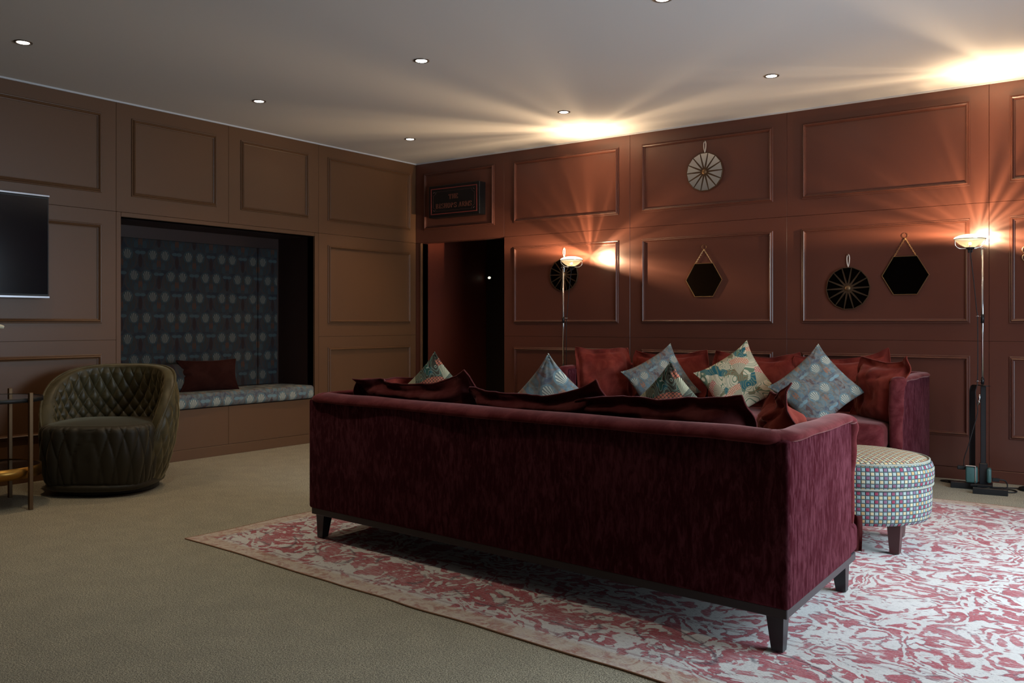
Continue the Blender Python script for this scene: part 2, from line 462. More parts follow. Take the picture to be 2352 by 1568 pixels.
# left wall
bm = B()
box(bm, LX-.10, LX-TH, BACKY, 3.661, 0, CZ); box(bm, LX-.10, LX-TH, 5.553, RY+.1, 0, CZ)
box(bm, LX-.10, LX-TH, 3.661, 5.553, 1.903, CZ); box(bm, LX-.10, LX-TH, 3.661, 5.553, 0, .40)
WL = tag(obj('wall_left', bm, M_WL), kind='structure')
cells = []
for (a0, a1, f0, f1) in ((-2.6, -1.1, -2.45, -1.22), (-1.1, .4, -.98, .28), (.4, 1.9, .52, 1.78), (1.9, 3.623, 2.02, 3.507), (5.6, RY, 5.710, 6.835)):
    for (z0, z1, R) in ((ZB[2], ZB[3], R1), (ZB[1], ZB[2], R2), (ZB[0], ZB[1], R3)):
        cells.append((a0, a1, z0, z1, (f0, f1, R[0], R[1])))
cells += [(3.623, 4.615, ZB[2], ZB[3], (3.744, 4.496, *R1)), (4.615, 5.6, ZB[2], ZB[3], (4.735, 5.476, *R1)),
          (3.623, 3.661, 0.085, ZB[2], None), (5.553, 5.6, 0.085, ZB[2], None),
          (3.661, 5.553, 1.903, ZB[2], None), (3.661, 4.615, .085, .405, None), (4.615, 5.553, .085, .405, None)]
wall_boards(WL, M_WL, PL, cells)
bm = B(); box(bm, LX-.004, LX+.004, BACKY, RY, 0, .083, .002); tag(obj('baseboard_left', bm, M_WL), kind='structure')
# niche
NX = -6.86
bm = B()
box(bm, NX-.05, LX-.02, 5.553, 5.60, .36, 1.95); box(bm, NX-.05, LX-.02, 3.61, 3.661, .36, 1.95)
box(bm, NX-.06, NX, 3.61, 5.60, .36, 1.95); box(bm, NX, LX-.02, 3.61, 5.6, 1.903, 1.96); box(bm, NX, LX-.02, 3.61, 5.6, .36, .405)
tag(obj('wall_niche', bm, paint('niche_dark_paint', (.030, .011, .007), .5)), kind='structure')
# right wall with doorway
DX0, DX1, DZ = -6.262, -5.193, 1.932
bm = B()
box(bm, LX-.1, DX0, RY+TH, RY+.10, 0, CZ); box(bm, DX0, DX1, RY+TH, RY+.10, DZ, CZ); box(bm, DX1, WINX+.1, RY+TH, RY+.10, 0, CZ)
WR = tag(obj('wall_right', bm, M_WR), kind='structure')
cells = [(LX, -5.188, ZB[2], CZ, (-6.226, -5.305, *R1)), (LX, DX0, .085, ZB[2], None)]
for (a0, a1, f0, f1) in ((-5.188, -3.806, -5.070, -3.918), (-3.806, -2.410, -3.690, -2.520), (-2.410, -.994, -2.291, -1.112), (-.994, 1.0, -.870, .88)):
    for (z0, z1, R) in ((ZB[2], ZB[3], R1), (ZB[1], ZB[2], R2), (ZB[0], ZB[1], R3)):
        cells.append((a0, a1, z0, z1, (f0, f1, R[0], R[1])))
wall_boards(WR, M_WR, PR, cells)
bm = B(); box(bm, DX1, WINX, RY-.004, RY+.004, 0, .083, .002); tag(obj('baseboard_right', bm, M_WR), kind='structure')
bm = B(); box(bm, DX0-.012, DX0, RY-.012, RY+.10, 0, DZ, .002); tag(obj('trim_3', bm, M_WL), kind='structure')
# corridor behind the doorway
bm = B()
box(bm, DX0-.06, DX0, RY+.10, 8.05, 0, 2.5)
tag(obj('wall_corridor', bm, M_COR), kind='structure')
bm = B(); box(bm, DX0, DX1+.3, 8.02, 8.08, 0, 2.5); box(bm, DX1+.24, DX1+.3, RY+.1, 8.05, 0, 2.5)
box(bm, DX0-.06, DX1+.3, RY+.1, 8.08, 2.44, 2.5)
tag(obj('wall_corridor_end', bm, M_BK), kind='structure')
# thin white strips where walls meet the ceiling
bm = B(); box(bm, LX, LX+.012, BACKY, RY, CZ-.012, CZ); tag(obj('trim_1', bm, M_CEDGE), kind='structure')
bm = B(); box(bm, LX+.012, WINX, RY-.012, RY, CZ-.012, CZ); tag(obj('trim_2', bm, M_CEDGE), kind='structure')
# walls outside the frame: behind the camera and the window wall
bm = B(); box(bm, LX-.1, WINX+.1, BACKY-.1, BACKY, 0, CZ); tag(obj('wall_back', bm, M_BK), kind='structure')
bm = B()
box(bm, WINX+.04, WINX+.14, BACKY, WY0, 0, CZ); box(bm, WINX+.04, WINX+.14, WY1, RY+.1, 0, CZ)
box(bm, WINX+.04, WINX+.14, WY0, WY1, 0, WZ0); box(bm, WINX+.04, WINX+.14, WY0, WY1, WZ1, CZ)
tag(obj('wall_window', bm, M_WR), kind='structure')
bm = B()
for a, b, c, d in ((WY0, WY0+.05, WZ0, WZ1), (WY1-.05, WY1, WZ0, WZ1), (WY0, WY1, WZ0, WZ0+.05), (WY0, WY1, WZ1-.05, WZ1)):
    box(bm, WINX+.06, WINX+.12, a, b, c, d)
wn = tag(obj('window_1', bm, M_WHITE), kind='structure')
bm = B(); box(bm, WINX+.085, WINX+.09, WY0+.05, WY1-.05, WZ0+.05, WZ1-.05); obj('pane', bm, M_PANE, wn)

# ---------------------------------------------------------------- rug
r00 = Vector((-4.022, 2.677)); r10 = Vector((.30, 2.35)); r01 = Vector((-4.0, 6.02)); r11 = Vector((.30, 6.06))
def rugpt(u, v): return r00*(1-u)*(1-v)+r10*u*(1-v)+r01*(1-u)*v+r11*u*v
bm = B(); uv = bm.loops.layers.uv.new('UVMap'); nu, nv = 120, 60; g = []
for j in range(nv+1):
    row = []
    for i in range(nu+1):
        u, v = i/nu, j/nv; p = rugpt(u, v)
        e = min(v, 1-v, u, 1-u)
        wob = noise.noise((p.x*3.2, p.y*3.2, 0))*.012*(1-min(e*8, 1))
        row.append(bm.verts.new((p.x+wob, p.y+wob, .005+.002*noise.noise((p.x*2, p.y*2, 3)))))
    g.append(row)
for j in range(nv):
    for i in range(nu):
        f = bm.faces.new((g[j][i], g[j][i+1], g[j+1][i+1], g[j+1][i]))
        for lp, (a, b) in zip(f.loops, ((i, j), (i+1, j), (i+1, j+1), (i, j+1))): lp[uv].uv = (a/nu*4.35, b/nv*3.62)
edge = [Vector(v.co) for v in g[0]]+[Vector(r[-1].co) for r in g[1:]]+[Vector(v.co) for v in g[-1][-2::-1]]+[Vector(r[0].co) for r in g[-2:0:-1]]
rug = thing('area_rug', 'large faded red and cream distressed rug under the two sofas', 'rug', (-2.0, 4.3, 0))
obj('rug_pile', bm, M_RUG, rug, smooth=True)
bm = B(); tube(bm, [Vector((p.x, p.y, .0036)) for p in edge], .0034, 6, closed=True); obj('edge_binding', bm, M_RUGE, rug, smooth=True)

# ---------------------------------------------------------------- sofas
def make_sofa(name, label, P0, a, b, L, root_loc, seed, H=.745):
    def f(s, t, z): return (P0[0]+a[0]*s+b[0]*t, P0[1]+a[1]*s+b[1]*t, z)
    rt = thing(name, label, 'sofa', root_loc, 0, 'burgundy velvet sofas facing each other')
    rnd = random.Random(seed)
    TB = .10
    bm = B(); box(bm, .002, L-.002, 0, TB, .160, H-.03, .014, 3, f); obj('backrest', bm, M_SOFA, rt, True)
    for s0, s1 in ((0, .085), (L-.085, L)):
        bm = B(); box(bm, s0, s1, .003, .81, .161, H-.03, .014, 3, f); obj('armrest', bm, M_SOFA, rt, True)
    bm = B(); box(bm, .004, L-.004, .05, .935, .160, .285, .030, 4, f); obj('seat_base', bm, M_SOFA, rt, True)
    bm = B(); box(bm, .012, L-.012, .012, .915, .128, .162, .003, 1, f); obj('plinth', bm, M_PLINTH, rt)
    for s in (.03, L-.03):
        for t in (.03, .885):
            bm = B(); g = bmesh.ops.create_cube(bm, size=1)['verts']
            ds = 1 if s < 1 else -1; dt = 1 if t < .4 else -1
            for v in g:
                top = v.co.z > 0; w = .062 if top else .040
                off = 0 if top else .004
                v.co = Vector(f(s+ds*(off+(v.co.x*ds+.5)*w) if True else 0, t+dt*(off+(v.co.y*dt+.5)*w), .130 if top else .009))
            obj('leg', bm, M_LEG, rt)
    # seat cushions
    n = 3; w = (L-.17)/n
    for i in range(n):
        s0 = .085+i*w+.003; s1 = s0+w-.006
        bm = B(); box(bm, s0, s1, TB, .955, .285, .455, .050, 5)
        bmesh.ops.subdivide_edges(bm, edges=[e for e in bm.edges if e.calc_length() > .12], cuts=8, use_grid_fill=True)
        for v in bm.verts:
            u = (v.co.x-s0)/(s1-s0)*2-1; q = (v.co.y-TB)/(.955-TB)*2-1
            if v.co.z > .37: v.co.z += .020*max(0, (1-u*u)*(1-q*q))+.006*noise.noise((v.co.x*5+seed, v.co.y*5, 0))
            v.co = Vector(f(*v.co))
        obj('seat_cushion', bm, M_SOFAP, rt, True)
    # soft rolled top that turns down the front of each arm
    z = H-.022; q = .030
    pts = [(q+.006, .822, .30), (q+.006, .825, .50), (q, .828, z-.06), (q-.005, .800, z-.006), (q, .72, z), (q, .45, z), (q, .12, z), (q+.025, q+.015, z), (.14, q, z), (.5, q, z),
           (L*.5, q, z-.003), (L-.5, q, z), (L-.14, q, z), (L-q-.025, q+.015, z), (L-q, .12, z), (L-q, .45, z), (L-q, .72, z), (L-q+.005, .800, z-.006), (L-q, .828, z-.06), (L-q-.006, .825, .50), (L-q-.006, .822, .30)]
    pp = smooth_path([f(*p) for p in pts], 8)
    pp2 = [p+Vector((noise.noise((i*.21, seed, 0))*.006, noise.noise((i*.19, seed, 5))*.006, noise.noise((i*.17, seed, 9))*.005)) for i, p in enumerate(pp)]
    bm = B()
    N = len(pp2)
    tube(bm, pp2, .0185, 16, rf=lambda t: .80+.20*min(1, min(t, 1-t)*9)+.10*noise.noise((t*40, seed, 2)), flat=2.6)
    obj('rolled_top', bm, M_SOFAP, rt, True)
    # loose slip of velvet hanging at the front corner of the base
    for sgn, s in ((1, -.002), (-1, L+.002)):
        bm = B(); rows = []
        for i in range(9):
            zz = .158+.148*i/8
            rows.append([bm.verts.new(f(s+sgn*(.05*j/6)-sgn*.004, .938+.012*math.sin(j*1.5+i*.25)+.006, zz)) for j in range(7)])
        for i in range(8):
            for j in range(6): bm.faces.new((rows[i][j], rows[i][j+1], rows[i+1][j+1], rows[i+1][j]))
        bmesh.ops.solidify(bm, geom=bm.faces[:], thickness=.006)
        obj('velvet_flap', bm, M_CUSHD, rt, True)
    return rt, f
SF, fF = make_sofa('velvet_sofa', 'burgundy velvet sofa in front with its back to the viewer', (-.990, 2.870), (-.9975, .0706), (-.032, .9995), 2.550, (-2.28, 3.4, 0), 1)
SR, fR = make_sofa('velvet_sofa', 'burgundy velvet sofa standing along the russet wall, seat facing us', (-1.356, 6.850), (-1, 0), (0, -1), 2.600, (-2.65, 6.4, 0), 7, H=.76)

# ---------------------------------------------------------------- cushions
def RM(yaw, tilt=0., roll=0.):
    return (Matrix.Rotation(math.radians(yaw), 3, 'Z') @ Matrix.Rotation(math.radians(tilt), 3, 'X') @ Matrix.Rotation(math.radians(roll), 3, 'Y'))
def pillow(label, group, c, w, h, T, m, R, flange=0., sag=0., lifts=(0, 0), bend=0., seed=0, pinch=.07, corner=.05, wr=.006, pipe=None, N=34, name='scatter_cushion', creases=()):
    bm = B(); uv = bm.loops.layers.uv.new('UVMap')
    kx = 1-flange*2/w; kz = 1-flange*2/h; gr = {}
    cc = Vector(c)
    def surf(u, v, sd):
        th = max(0, 1-(abs(u)/kx)**2.2)*max(0, 1-(abs(v)/kz)**2.2)
        t = T/2*th**.46 + .0035*max(0, 1-max(abs(u), abs(v))**10)
        x = w/2*u*(1-pinch*(1-v*v))*(1+corner*(u*v)**4)
        z = h/2*v*(1-pinch*(1-u*u))*(1+corner*(u*v)**4)
        top = (v+1)/2
        z -= sag*(1-u*u)*top**2
        z += (lifts[0]*max(0, -u)**2.2+lifts[1]*max(0, u)**2.2)*top**3
        # gathers running out of the corners, broad folds and fine wrinkles
        a = math.atan2(abs(v)-1, abs(u)-1) if abs(u) < 1 or abs(v) < 1 else 0
        gath = math.sin(a*14)*.004*max(0, (abs(u)+abs(v)-1.1))*2
        y = sd*t
        nn = noise.noise((x*7+seed*3.1, z*7, seed))*wr*1.6+noise.noise((x*19+seed, z*15, seed+4))*wr*.7
        y += nn+sd*gath*(1 if th > 0 else .4)
        for (cu, cv, ca, cl, ch) in creases:
            dx = (u-cu)*math.cos(ca)+(v-cv)*math.sin(ca); dy = -(u-cu)*math.sin(ca)+(v-cv)*math.cos(ca)
            y -= sd*ch*math.exp(-(dy/.06)**2)*math.exp(-(dx/cl)**2)
        if flange and th <= 0: y += .010*math.sin(u*9+v*7+seed)
        y += bend*top**2
        return Vector((x, y, z))
    for sd in (-1, 1):
        for j in range(N+1):
            for i in range(N+1):
                u = math.sin((i/N-.5)*PI*.96)/math.sin(.48*PI); v = math.sin((j/N-.5)*PI*.96)/math.sin(.48*PI)
                onb = i in (0, N) or j in (0, N)
                if sd == 1 and onb: gr[(sd, i, j)] = gr[(-1, i, j)]; continue
                p = surf(u, v, 0 if onb else sd)
                gr[(sd, i, j)] = (bm.verts.new(cc+R @ p), (p.x, p.z))
    for sd in (-1, 1):
        for j in range(N):
            for i in range(N):
                q = [gr[(sd, *k)] for k in ((i, j), (i+1, j), (i+1, j+1), (i, j+1))]
                f = bm.faces.new([k[0] for k in q])
                for lp, k in zip(f.loops, q): lp[uv].uv = k[1]
    bnd = [gr[(-1, i, 0)][0].co.copy() for i in range(N)]+[gr[(-1, N, j)][0].co.copy() for j in range(N)]+[gr[(-1, i, N)][0].co.copy() for i in range(N, 0, -1)]+[gr[(-1, 0, j)][0].co.copy() for j in range(N, 0, -1)]
    rt = thing(name, label, 'cushion', c, 0, group)
    cv = obj('cover', bm, m, rt, True)
    if pipe:
        b2 = B(); tube(b2, bnd, .0042, 6, closed=True); obj('piping', b2, pipe, cv, True)
    return rt
GV = 'claret velvet cushions lying on the sofas'; GPa = 'patterned scatter cushions on the sofas'
# --- on the far sofa (against the russet wall)
bk = [(-3.27, -12, 'claret velvet back cushion between the left arm cushion and the cream cushion', (.03, .0), 3, -4),
      (-2.56, 4, 'claret velvet back cushion right behind the cream botanical cushion', (0., .035), 5, 3),
      (-1.91, 2, 'claret velvet back cushion behind the blue tulip cushion, far sofa right', (0., .05), 8, -2)]
for x, yw, lb, lf, sd, rl in bk:
    pillow(lb, GV, (x, 6.60, .672), .70, .42, .17, M_CUSH, RM(yw*.3, -14, rl), flange=.04, sag=.035, lifts=lf, seed=sd, corner=-.06, pinch=.03, pipe=M_CUSH, wr=.010)
pillow('claret velvet cushion propped on the left arm of far sofa', GV, (-3.70, 6.30, .675), .46, .46, .20, M_CUSH, RM(38, -8, -3), flange=.03, sag=.01, lifts=(.03, 0), seed=11, corner=-.07, pinch=.04, pipe=M_CUSH, wr=.030, creases=((.0, .62, -.15, .5, .02), (.3, .45, -.5, .4, .015)))
pillow('claret velvet cushion slumped on the right arm of far sofa', GV, (-1.545, 6.22, .640), .50, .46, .20, M_CUSH, RM(-38, -6, 4), flange=.045, sag=.02, lifts=(0, .05), seed=14, corner=-.07, pinch=.04, pipe=M_CUSH, wr=.030, creases=((-.3, 0, 1.4, .6, .022), (.2, .5, .3, .5, .02)))
pillow('muted blue tulip print cushion, left one standing on far sofa', GPa, (-3.20, 6.32, .640), .43, .43, .13, M_TULIPC, RM(28, -14, -31), seed=21, corner=.06, name='patterned_cushion')
pillow('cream botanical cushion with red berries on far sofa', GPa, (-2.545, 6.24, .665), .43, .43, .13, M_BOTC, RM(12, -14, -34), seed=22, corner=.08, name='patterned_cushion')
pillow('muted blue tulip print cushion at the right end of far sofa', GPa, (-1.93, 6.13, .650), .435, .435, .13, M_TULIPC, RM(12, -16, -44), seed=23, corner=.05, name='patterned_cushion', creases=((.1, .55, -.7, .5, .012),))
# --- on the front sofa
fb = [(1.945, 'claret velvet back cushion at left end of the front sofa', .86, .685, (-.01, .065), 31, .34, .030),
      (1.19, 'claret velvet back cushion in the middle of the front sofa', .76, .680, (-.01, .055), 33, .33, .035),
      (.585, 'long claret velvet back cushion right of middle on front sofa', .80, .680, (-.045, .020), 35, .34, .018)]
for s, lb, w, z, lf, sd, h, sg in fb:
    p = fF(s, .235, z)
    pillow(lb, GV, p, w, h, .19, M_CUSHD, RM(-4, 12, 0), flange=.045, sag=sg, lifts=lf, bend=-.05, seed=sd, corner=-.07, pinch=.04, pipe=M_CUSHD, wr=.026, creases=((-.4, .50, .10, .45, .035), (.45, .45, -.15, .40, .030)))
p = fF(2.34, .42, .625)
pillow('claret velvet cushion propped inside the left arm of front sofa', GV, p, .50, .40, .17, M_CUSH, RM(78, 10, 0), flange=.04, sag=.01, seed=38, corner=-.07, pinch=.04, pipe=M_CUSHD, wr=.012)
p = fF(.185, .50, .645)
pillow('claret velvet cushion crumpled on the right arm of front sofa', GV, p, .44, .38, .19, M_CUSH, RM(-62, 6, 0), flange=.045, sag=.02, lifts=(.0, .06), seed=41, corner=-.07, pinch=.04, pipe=M_CUSHD, wr=.032, creases=((.2, .5, .4, .5, .03), (-.4, .4, -.5, .4, .02)))
pillow('dark green botanical cushion at left end of the front sofa', GPa, (-3.165, 3.60, .640), .42, .42, .12, M_BOTD, RM(36, 6, -44), seed=51, name='patterned_cushion', creases=((.2, .2, -.8, .5, .02),))
pillow('blue tulip print cushion with its tip above the front sofa back', GPa, (-2.372, 3.54, .650), .42, .42, .12, M_TULIPC, RM(30, 6, -47), seed=52, name='patterned_cushion')
pillow('dark botanical cushion with red berries on the front sofa', GPa, (-1.735, 3.50, .630), .42, .42, .12, M_BOTD, RM(22, 6, -43), seed=53, name='patterned_cushion')
# --- niche
pillow('plain maroon velvet cushion on the window seat in the niche', None, (-6.56, 4.57, .655), .52, .275, .13, M_NCUSH, RM(80, -14, 0), seed=61, corner=.03, wr=.005, creases=((-.9, .4, .2, .15, .015), (-.9, 0, -.1, .15, .015)))
pillow('tulip print cushion half hidden behind the armchair in the niche', None, (-6.63, 4.26, .640), .36, .26, .11, M_TULIP, RM(84, -14, 0), seed=62)

# ---------------------------------------------------------------- checked ottomans
def ottoman(label, c, mside, mtop, leg_rot=20):
    rt = thing('round_ottoman', label, 'ottoman', (c[0], c[1], 0), 0, 'round ottomans between the sofas')
    R = .350; n = 96
    def ring_mesh(prof, top=False):
        bm = B(); uv = bm.loops.layers.uv.new('UVMap'); rings = lathe(bm, prof, n, (c[0], c[1], 0)); bm.verts.index_update()
        for f in bm.faces:
            for lp in f.loops:
                x, y, z = lp.vert.co.x-c[0], lp.vert.co.y-c[1], lp.vert.co.z
                if top: lp[uv].uv = (x, y)
                else:
                    a = math.atan2(y, x); lp[uv].uv = (a, z)
            if not top:
                us = [lp[uv].uv[0] for lp in f.loops]
                if max(us)-min(us) > PI:
                    for lp in f.loops:
                        if lp[uv].uv[0] < 0: lp[uv].uv = (lp[uv].uv[0]+2*PI, lp[uv].uv[1])
                for lp in f.loops: lp[uv].uv = (lp[uv].uv[0]*R, lp[uv].uv[1])
        return bm
    prof = [(.0, .150), (.300, .150), (.325, .152), (.336, .165), (.343, .20), (.345, .27), (.343, .322)]
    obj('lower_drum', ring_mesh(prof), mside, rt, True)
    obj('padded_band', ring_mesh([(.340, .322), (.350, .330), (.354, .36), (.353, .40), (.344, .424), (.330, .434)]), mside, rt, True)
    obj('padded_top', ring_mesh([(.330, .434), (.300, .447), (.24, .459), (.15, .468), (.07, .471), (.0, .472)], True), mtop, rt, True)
    for nm, r, z in (('piping', .347, .324), ('piping', .331, .437)):
        bm = B(); torus(bm, (c[0], c[1], z), (0, 0, 1), r, .0055, 96, 6); obj(nm, bm, M_PIPE if mside is M_CHK else M_CRM, rt, True)
    for k in range(4):
        a = math.radians(leg_rot+90*k); px, py = c[0]+.265*math.cos(a), c[1]+.265*math.sin(a)
        bm = B(); g = bmesh.ops.create_cube(bm, size=1)['verts']
        for v in g:
            w = .062 if v.co.z > 0 else .042
            v.co = Vector((px+v.co.x*w, py+v.co.y*w, .152 if v.co.z > 0 else .010))
        obj('leg', bm, M_OLEG, rt)
    return rt
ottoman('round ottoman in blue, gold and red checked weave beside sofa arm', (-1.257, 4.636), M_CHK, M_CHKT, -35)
ottoman('cream round ottoman glimpsed between velvet cushions of front sofa', (-2.27, 5.13), M_CRM, M_CRM, 20)

# ---------------------------------------------------------------- window seat (niche)
def uvbox(bm, sx, sy):
    uv = bm.loops.layers.uv.new('UVMap')
    for f in bm.faces:
        for lp in f.loops: lp[uv].uv = sx(lp.vert.co), sy(lp.vert.co)
rt = thing('upholstered_back_panel', 'tulip print fabric panels, shade in their colour, lining the back of the niche', 'wall panel', (-6.83, 4.6, .5))
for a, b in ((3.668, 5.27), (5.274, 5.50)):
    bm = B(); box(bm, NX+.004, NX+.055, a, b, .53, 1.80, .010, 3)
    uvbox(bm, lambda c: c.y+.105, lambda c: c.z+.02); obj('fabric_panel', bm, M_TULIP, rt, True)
rt = thing('window_seat_cushion', 'tulip print seat cushion along the bench in the niche', 'seat cushion', (-6.58, 4.6, .41))
bm = B(); box(bm, NX+.06, LX+.03, 3.665, 5.550, .411, .530, .035, 5)
bmesh.ops.subdivide_edges(bm, edges=[e for e in bm.edges if e.calc_length() > .3], cuts=14, use_grid_fill=True)
for v in bm.verts:
    if v.co.x > -6.34: v.co.x += .008*math.sin(v.co.y*5)
    if v.co.y > 5.40: v.co.x -= (v.co.y-5.40)**2*1.2 if v.co.x > -6.45 else 0
uvbox(bm, lambda c: c.y, lambda c: c.z+.020+(0 if c.x > -6.33 else (-6.33-c.x)))
obj('cover', bm, M_TULIPS, rt, True)

# ---------------------------------------------------------------- quilted armchair
def armchair():
    front = Vector((.62, -.785, 0)).normalized()
    rz = math.atan2(front.y, front.x)+PI/2      # local -Y is the front
    rt = thing('quilted_armchair', 'olive green quilted velvet tub armchair in front of the niche', 'armchair', (-5.70, 3.212, 0), rz)
    A, Bb = .416, .39; PM = math.radians(128)
    def plan(phi, s):
        x = math.sin(phi); y = math.cos(phi)
        return x*A*s, y*Bb*s*(1.0 if y > 0 else .93)+.0
    def zr(phi):
        a = abs(phi)/PM; return .10+.695*max(0, 1-a**3.3)**.62
    def bulge(z): return .78+.24*math.sin(min(1, max(0, (z-.03)/.50))*PI/2) - .07*max(0, (z-.50)/.33)**2
    def quilt(p, q):
        return abs(math.sin(PI*(p+q))*math.sin(PI*(p-q)))**.36
    NPH, NZ = 460, 110; TH_ = .070
    bm = B(); grid = []
    for i in range(NPH+1):
        phi = -PM+2*PM*i/NPH; top = zr(phi); c = []
        p = phi*A/.046
        for j in range(NZ+1):          # outer, bottom -> top
            t = j/NZ; z = .045+(top-.045)*t
            q = (z/.20)
            d = .016*quilt(p*.5, q)*min(1, (1-t)*8)*min(1, t*8)
            s = bulge(z)+d/A
            x, y = plan(phi, s); c.append((x, y, z))
        for k in range(1, 8):          # rim
            a = PI*k/8; x, y = plan(phi, bulge(top)-(TH_/A)*(1-math.cos(a))/2); c.append((x, y, top+.016*math.sin(a)))
        for j in range(NZ+1):          # inner, top -> seat
            t = j/NZ; z = top-(top-.20)*t if top > .22 else top-.02*t
            zz = max(0, (.84-z)/.42)
            q = 1.5*zz+1.7*zz*zz
            d = .022*quilt(p*.5, q)*min(1, t*14)
            s = bulge(z)-TH_/A-d/A - .10*max(0, (.45-z))*0
            x, y = plan(phi, s); c.append((x, y, z))
        grid.append([bm.verts.new(v) for v in c])
    for i in range(NPH):
        for j in range(len(grid[0])-1): bm.faces.new((grid[i][j], grid[i+1][j], grid[i+1][j+1], grid[i][j+1]))
    bm.faces.new(grid[0]); bm.faces.new(grid[-1][::-1])
    obj('quilted_shell', bm, M_OLIVE, rt, True, world=False)
    bm = B(); pts = []
    for i in range(0, NPH+1, 2):
        phi = -PM+2*PM*i/NPH; z = zr(phi); x, y = plan(phi, bulge(z)-.001); pts.append((x, y, z+.012))
    tube(bm, pts, .0075, 8); obj('piping', bm, M_OLIVE, rt, True, world=False)
    # seat block
    bm = B(); n = 420; prof = []
    for k in range(70): prof.append((1., k/69))
    rings = []
    hx, hy, cy = .342, .318, -.06
    def se(a, e=3.6):
        c_, s_ = math.cos(a), math.sin(a)
        return math.copysign(abs(c_)**(2/e), c_), math.copysign(abs(s_)**(2/e), s_)
    NPR = 90
    ARC = [0.]
    for i in range(1, n):
        x0_, y0_ = se(2*PI*(i-1)/n-PI/2); x1_, y1_ = se(2*PI*i/n-PI/2); ARC.append(ARC[-1]+math.hypot((x1_-x0_)*hx, (y1_-y0_)*hy))
    for k in range(NPR+1):
        t = k/NPR; ring = []
        if t < .72:
            z = .055+(.405-.055)*t/.72; s = 1.
        else:
            a = (t-.72)/.28*PI/2; s = 1-.13*(1-math.cos(a)); z = .405+.048*math.sin(a)
        s *= .90+.10*math.sin(min(1, (z-.03)/.26)*PI/2)
        for i in range(n):
            a = 2*PI*i/n-PI/2; ex, ey = se(a)
            p = ARC[i]/.092; zz = (.45-z)/.40
            q = 1.75*zz*(1-.42*zz)+.25
            d = .018*quilt(p, q)*min(1, t*12)*(1 if t < .84 else max(0, (1-t)/.16))
            ring.append(bm.verts.new((ex*hx*s*(1+d/hx), cy+ey*hy*s*(1+d/hy), z)))
        rings.append(ring)
    for a, b in zip(rings, rings[1:]):
        for i in range(n): bm.faces.new((a[i], a[(i+1) % n], b[(i+1) % n], b[i]))
    # top
    prev = rings[-1]
    for k in range(1, 12):
        s = 1-k/12; ring = []
        for i, v in enumerate(rings[-1]):
            ring.append(bm.verts.new((v.co.x*s, cy+(v.co.y-cy)*s, v.co.z+.018*(1-s*s))))
        for i in range(n): bm.faces.new((prev[i], prev[(i+1) % n], ring[(i+1) % n], ring[i]))
        prev = ring
    bm.faces.new(prev); bm.faces.new(rings[0][::-1])
    obj('quilted_seat', bm, M_OLIVED, rt, True, world=False)
    bm = B(); lathe(bm, [(0, 0), (.30, 0), (.315, .01), (.315, .050), (0, .050)], 48); 
    for v in bm.verts: v.co.y = v.co.y*.95-.02
    obj('swivel_base', bm, M_BLACK, rt, world=False)
    # lower lip of the shell under the seat
    bm = B(); pts = []
    for i in range(60):
        a = 2*PI*i/60; ex, ey = se(a, 3); pts.append((ex*.315, -.045+ey*.32, .060))
    tube(bm, pts, .022, 8, closed=True); obj('base_roll', bm, M_OLIVED, rt, True, world=False)
    return rt
armchair()

# ---------------------------------------------------------------- side table
tc = (-5.672, 2.463)
st = thing('round_side_table', 'two-tier round brass side table at the left edge', 'side table', (tc[0], tc[1], 0))
bm = B(); lathe(bm, [(0, .640), (.262, .640), (.262, .655), (0, .655)], 64, (*tc, 0)); obj('glass_top', bm, M_TBLE, st)
bm = B(); lathe(bm, [(0, .235), (.250, .235), (.250, .245), (0, .245)], 64, (*tc, 0)); obj('lower_glass', bm, M_TBLE, st)
bm = B(); lathe(bm, [(.252, .185), (.258, .185), (.258, .250), (.252, .250), (.252, .185)], 64, (*tc, 0)); obj('brass_band', bm, M_AMBER, st, True)
bm = B(); lathe(bm, [(.262, .632), (.267, .632), (.267, .657), (.262, .657), (.262, .632)], 64, (*tc, 0)); obj('top_rim', bm, M_BLACK, st, True)
for px, py in ((-5.406, 2.555), (-5.885, 2.655), (-5.725, 2.180)):
    bm = B(); box(bm, px-.011, px+.011, py-.011, py+.011, 0, .690, .002); obj('leg', bm, M_BRASS, st)
# cream flower in a slim vase, its tip just inside the frame
vz = thing('bud_vase', 'slim dark vase on the side table with one cream flower', 'vase', (-5.70, 2.44, .657))
bm = B(); lathe(bm, [(0, .657), (.035, .657), (.042, .72), (.028, .82), (.014, .88), (.016, .90)], 24, (-5.70, 2.44, 0)); obj('vase_body', bm, M_BLACK, vz, True)
bm = B(); tube(bm, smooth_path([(-5.70, 2.44, .70), (-5.70, 2.44, .92), (-5.695, 2.455, 1.02), (-5.68, 2.49, 1.075)], 4), .004, 6); obj('stem', bm, M_STEM, vz, True)
bm = B(); tube(bm, smooth_path([(-5.70, 2.44, 1.068), (-5.685, 2.475, 1.078), (-5.675, 2.50, 1.080), (-5.668, 2.522, 1.075)], 5), .015, 10, rf=lambda t: .5+.5*math.sin(PI*min(1, t*.75+.2)))
obj('flower_head', bm, M_CREAMP, vz, True)

